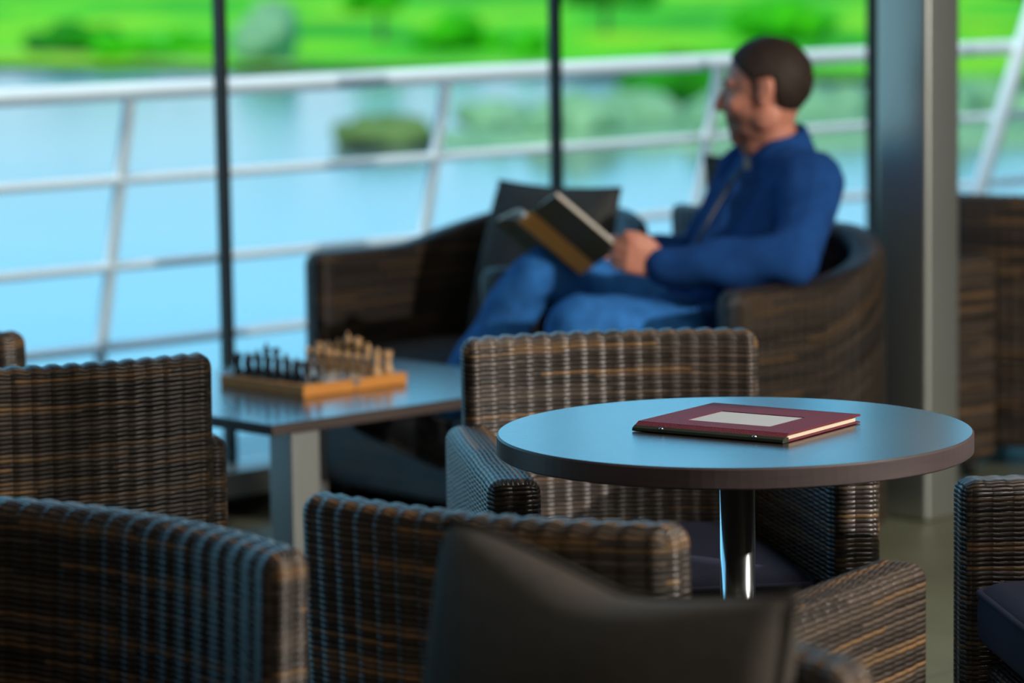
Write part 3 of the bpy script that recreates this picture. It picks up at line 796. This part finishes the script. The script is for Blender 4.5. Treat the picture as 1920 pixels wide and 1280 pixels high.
def hand(bm, wrist, d, up, back, curl=1.):
    """d: wrist to knuckles, up: towards the index finger, back: out of the back of the hand"""
    d, up, back = d.normalized(), up.normalized(), back.normalized()
    at = lambda a, b, c: wrist+d*a+up*b+back*c
    for k, (y, L) in enumerate(((.030, .9), (.010, 1.), (-.010, .94), (-.029, .78))):
        kn = at(.088-.004*k, y, .004)
        bm_caps(bm, at(.0, y*.5, 0), kn, .016, .0125)
        a = at(.088-.004*k+.034*L, y*1.05, -.014*curl); b = at(.088-.004*k+.044*L, y*1.0, -.038*curl); c = at(.088-.004*k+.030*L, y*.95, -.056*curl)
        chain(bm, [kn, a, b, c], [.0115, .0098, .0088, .0078])
    bm_caps(bm, at(.01, -.02, 0), at(.07, -.018, 0), .018, .014)
    chain(bm, [at(.012, .018, -.008), at(.046, .044, -.006), at(.078, .050, .004), at(.103, .048, .006)], [.0185, .0145, .0112, .0092])

bm = bmesh.new()
hell(bm, (-.012, 0, .030), (.098, .077, .088)); hell(bm, (.028, 0, -.020), (.064, .063, .088))
hell(bm, (.030, 0, -.075), (.055, .051, .042)); hell(bm, (.070, 0, -.098), (.022, .026, .019))
hcap(bm, (.085, 0, .022), (.108, 0, -.022), .0085, .0135); hell(bm, (.098, .010, -.027), (.012, .008, .008)); hell(bm, (.098, -.010, -.027), (.012, .008, .008))
for y in (-1, 1):
    hcap(bm, (.083, y*.010, .030), (.070, y*.044, .030), .010, .009)
    hell(bm, (.060, y*.038, -.022), (.026, .022, .024)); hell(bm, (-.004, y*.056, -.058), (.034, .010, .030))
    E_ = Matrix.Rotation(-.2, 4, 'Y')
    hell(bm, (-.012, y*.078, .000), (.019, .0075, .032), E_); hell(bm, (-.021, y*.083, .010), (.012, .006, .022), E_); hell(bm, (-.006, y*.080, -.024), (.010, .006, .012), E_)
hell(bm, (.068, 0, -.048), (.030, .034, .028)); hell(bm, (.064, 0, -.078), (.029, .032, .024)); hell(bm, (.084, 0, -.0575), (.012, .023, .0065)); hell(bm, (.082, 0, -.0685), (.012, .020, .0065))
bm_caps(bm, neck0, neck1, .062, .056); bm_caps(bm, neck1, hp(-.025, 0, -.02), .058, .062)
bm_caps(bm, V3((.60, 7.755, .955)), hp(.03, 0, -.085), .046, .036)
# trunk and limbs under the clothes
bm_caps(bm, hipN, V3((.675, 7.665, .80)), .09, .085); bm_caps(bm, hipF, V3((.625, 7.86, .80)), .09, .085)
bm_caps(bm, shN, neck0-V3((0, 0, .03)), .04, .045); bm_caps(bm, shF, neck0-V3((0, 0, .03)), .04, .045)
for sh, el, wr in ((shN, elN, wrN), (shF, elF, wrF)): chain(bm, [sh, el, wr], [.052, .038, .027])
chain(bm, [hipN, knN, anN], [.082, .052, .034]); chain(bm, [hipF, knF, anF], [.082, .052, .034])
hand(bm, wrN, V3((-.90, .03, .30)), V3((.30, .10, .90)), V3((-.05, -1, .08)))
hand(bm, wrF, V3((-.80, -.50, .12)), V3((.1, 0, 1)), V3((-.4, .9, 0)))
me = remesh(bm, .0048, 5)
man = me_obj('person', me, MT['skin'])
tag(man, 'man in blue jacket and jeans sitting cross-legged with an open book, looking out', 'person')
P = get_co(man.data); L = (P-np.array(HO)) @ np.array([hx, hy, hz]).T/HS
bd = np.clip((-.034-L[:, 2])/.02, 0, 1)*np.clip((.148+L[:, 2])/.03, 0, 1)*np.clip((L[:, 0]+.004)/.02, 0, 1)*(np.linalg.norm(L, axis=1) < .2)
ls = (np.abs(L[:, 2]+.063) < .013)*(L[:, 0] > .085)*(np.abs(L[:, 1]) < .026)
bd = np.where(ls, .35, bd*.66)
at_ = man.data.attributes.new('beard', 'FLOAT', 'POINT'); at_.data.foreach_set('value', bd.astype(np.float32))
man.data.update()

def cloth(name, bm, vox, it, mat, amp, fr, seed, par=man):
    me = remesh(bm, vox, it); P = get_co(me); nn = get_no(me)
    set_co(me, P+nn*((snoise(P, fr, seed)+.6*snoise(P, fr*2.3, seed+9))*amp)[:, None]); return me_obj(name, me, mat, par)
# jacket
bm = bmesh.new()
chain(bm, [V3((.50, 7.555, .545)), V3((.63, 7.615, .70)), V3((.690, 7.66, .815))], [.115, .112, .105])
chain(bm, [V3((.48, 7.725, .545)), V3((.58, 7.80, .70)), V3((.628, 7.865, .815))], [.112, .112, .105])
bm_caps(bm, V3((.44, 7.60, .56)), V3((.56, 7.72, .80)), .09, .085)
for sh, el, wr in ((shN, elN, wrN), (shF, elF, wrF)):
    bm_caps(bm, sh, V3((.650, 7.762, .885)), .066, .070)
    chain(bm, [sh, sh.lerp(el, .5)+V3((.012, 0, 0)), el, el.lerp(wr, .5)+V3((0, 0, -.004)), wr+(el-wr)*.03], [.082, .073, .062, .056, .044])
jk = cloth('jacket', bm, .009, 5, MT['jacket'], .0062, 21, 4)
# collar, undershirt, zip, cuffs
bm = bmesh.new(); fr = (neck1-neck0).normalized(); ax_ = V3((-.95, .22, 0)); ay_ = fr.cross(ax_).normalized(); ax_ = ay_.cross(fr)
ring = []
for h, rr in ((-.005, .086), (.030, .080), (.064, .074), (.070, .067), (.062, .061), (.020, .062)):
    row = []
    for k in range(25):
        a = math.radians(28+304*k/24); dip = .030*max(0, math.cos(a))
        row.append(bm.verts.new(neck0+V3((.006, 0, -.002))+fr*(h-dip-(0.012 if h > .05 else 0)*max(0, math.cos(a)))+(ax_*math.cos(a)*1.06+ay_*math.sin(a))*rr))
    ring.append(row)
for A, B in zip(ring, ring[1:]+ring[:1]):
    for k in range(24): bm.faces.new((A[k], A[k+1], B[k+1], B[k]))
for k in (0, 24): bm.faces.new([r_[k] for r_ in ring])
bmesh.ops.recalc_face_normals(bm, faces=bm.faces[:]); bm_obj('collar', bm, MT['jacket'], jk, True)
bm = bmesh.new(); bm_caps(bm, neck0+V3((-.030, .004, -.015)), neck0+V3((-.022, .002, .028)), .056, .050)
us = bm_obj('undershirt', bm, MT['tshirt'], man, True)
bm = bmesh.new(); bm_tube(bm, [V3((.560, 7.705, .895)), V3((.514, 7.655, .84)), V3((.476, 7.63, .78)), V3((.43, 7.60, .70))], .005, n=8); bm_obj('zipper', bm, MT['black'], jk, True)
for el, wr in ((elN, wrN), (elF, wrF)):
    d = (el-wr).normalized(); bm = bmesh.new(); bm_caps(bm, wr+d*.004, wr+d*.030, .040, .043); bm_obj('cuff', bm, MT['jacket'], jk, True)
# jeans
bm = bmesh.new(); bm_caps(bm, hipN, hipF, .112, .112); bm_caps(bm, V3((.55, 7.60, .54)), V3((.54, 7.70, .54)), .10, .10)
chain(bm, [hipN, hipN.lerp(knN, .5), knN, knN.lerp(anN, .45), anN+V3((0, 0, .02))], [.100, .084, .068, .064, .056])
chain(bm, [hipF, hipF.lerp(knF, .5), knF, knF.lerp(anF, .45), anF.lerp(knF, .12)], [.100, .086, .068, .066, .056])
cloth('jeans', bm, .009, 4, MT['jeans'], .0048, 24, 11)
# socks and shoes
def shoe(heel, toe, up, anc):
    d = (toe-heel).normalized(); s_ = d.cross(up).normalized(); u = s_.cross(d)
    b = bmesh.new(); bm_caps(b, heel+u*.035+d*.03, heel+u*.035+d*.16, .036, .040); bm_caps(b, heel+u*.033+d*.16, toe-d*.03+u*.027, .041, .027)
    bm_caps(b, heel+u*.035+d*.03, anc+(anc-heel)*.02, .036, .043); bm_caps(b, heel+d*.14+u*.05, anc+d*.02, .033, .040)
    for t in (.02, .09, .17): bm_caps(b, heel+d*t+u*.014, heel+d*(t+.07)+u*.014, .030, .036)
    me = remesh(b, .006, 4); o = me_obj('shoe', me, MT['shoe'], man)
    b = bmesh.new()
    q = [(-.006, .026), (.05, .033), (.11, .034), (.18, .044), (.235, .036), (.262, .012), (.262, -.012), (.235, -.036), (.18, -.042), (.11, -.032), (.05, -.032), (-.006, -.024)]
    A = [b.verts.new(heel+d*x+s_*y-u*.020) for x, y in q]; B = [b.verts.new(heel+d*x+s_*y-u*.004) for x, y in q]
    for i in range(len(q)): b.faces.new((A[i], A[(i+1) % len(q)], B[(i+1) % len(q)], B[i]))
    b.faces.new(A[::-1]); b.faces.new(B); bmesh.ops.recalc_face_normals(b, faces=b.faces[:]); bm_obj('sole', b, MT['foot'], o)
for kn, an, heel, toe, up in ((knF, anF, V3((-.165, 7.655, .200)), V3((-.390, 7.70, .305)), V3((.3, 0, 1))),
                              (knN, anN, V3((.175, 7.35, .021)), V3((-.06, 7.26, .021)), V3((0, 0, 1)))):
    b = bmesh.new(); bm_caps(b, an+(kn-an).normalized()*.10, an, .044, .040); bm_obj('sock', b, MT['sock'], man, True)
    shoe(heel, toe, up, an)
# hair, eyebrows, eyes
b = bmesh.new(); bmesh.ops.create_icosphere(b, subdivisions=5, radius=1)
for v in b.verts:
    n = v.co.copy(); x, y, z = -.013+n.x*.1045, n.y*.0835, .030+n.z*.0975
    lim = .098 if x > .085 else (.030+.068*max(0, (x-.018)/.067) if x > .018 else (.030-.058*min(1, (.018-x)/.012) if x > .006 else (-.028+.05*max(0, (x+.036)/.042)*(1 if x > -.036 else 0) if x > -.036 else -.028-.040*min(1, (-.036-x)/.03))))
    if x < -.036: lim = -.068
    elif x < .006: lim = .030-.0
    k = max(0., min(1., (z-lim)/.010))
    f = .90+.10*k+.012*k*math.sin(70*x+90*y)*math.sin(80*z+40*y)
    c0 = V3((-.013, 0, .030)); q = c0+V3((x, y, z-.0))-c0; q = c0+(q-c0)*f
    v.co = hp(q.x, q.y, q.z)
hair = bm_obj('hair', b, MT['hair'], man, True)
for y in (-1, 1):
    b = bmesh.new(); hcap(b, (.0915, y*.014, .034), (.080, y*.042, .035), .0042, .0032); bm_obj('eyebrow', b, MT['hair'], man, True)
    b = bmesh.new(); hell(b, (.070, y*.031, .010), (.0125, .0125, .0100)); e_ = bm_obj('eye', b, MT['eye'], man, True)
    b = bmesh.new(); hell(b, (.0802, y*.031, .010), (.003, .0055, .0055)); bm_obj('iris', b, MT['black'], e_, True)

# ------------------------------------------------------------------ the open book
MT['cover'] = pm('olive_book_cover', (.115, .085, .034), .5, noise=.1, nscale=40)
MT['spine'] = pm('orange_spine', (.88, .42, .10), .5, noise=.08, nscale=40)
MT['pages'] = pm('white_pages', (.74, .70, .62), .8, noise=.08, nscale=300)
bk = thing('open_book', (.040, 7.55, .803), 0, 'open book with orange spine and olive cover held by the reading man', 'book')
sd = V3((.752, 0, -.659)); Hb = .195
wN = V3((.052, -.105, .046)); wF = V3((-.062, .145, -.012)); nrm = V3((.62, 0, .78))
sa, sb = V3((.012, -.018, .010)), V3((-.022, .006, -.014))      # spine edges, near and far
def sheet(name, P0, wv, t0, t1, bul, mat, par, y0=0., y1=Hb, n=10):
    b = bmesh.new(); rows = []
    for i in range(n+1):
        k = i/n; o_ = P0+wv*k+nrm*(bul*math.sin(PI*min(1, k*1.05))*(1-.35*k))
        rows.append([b.verts.new(o_+nrm*t+sd*y) for t in (t0, t1) for y in (y0, y1)])
    for A, B in zip(rows[:-1], rows[1:]):
        for i, j in ((0, 1), (1, 3), (3, 2), (2, 0)): b.faces.new((A[i], A[j], B[j], B[i]))
    b.faces.new((rows[0][0], rows[0][1], rows[0][3], rows[0][2])); b.faces.new((rows[-1][0], rows[-1][1], rows[-1][3], rows[-1][2]))
    bmesh.ops.recalc_face_normals(b, faces=b.faces[:]); return bm_obj(name, b, mat, par)
sheet('front_cover', sa, wN, 0, .0025, .002, MT['cover'], bk)
sheet('back_cover', sb, wF, 0, .0025, .010, MT['cover'], bk)
sheet('spine', sa, sb-sa, -.001, .0020, -.004, MT['spine'], bk, n=6)
sheet('page_block', sa*.8, wN*.96, .0035, .0155, .012, MT['pages'], bk, .004, Hb-.004)
sheet('page_block', sb*.8, wF*.96, .0035, .0135, .028, MT['pages'], bk, .004, Hb-.004)
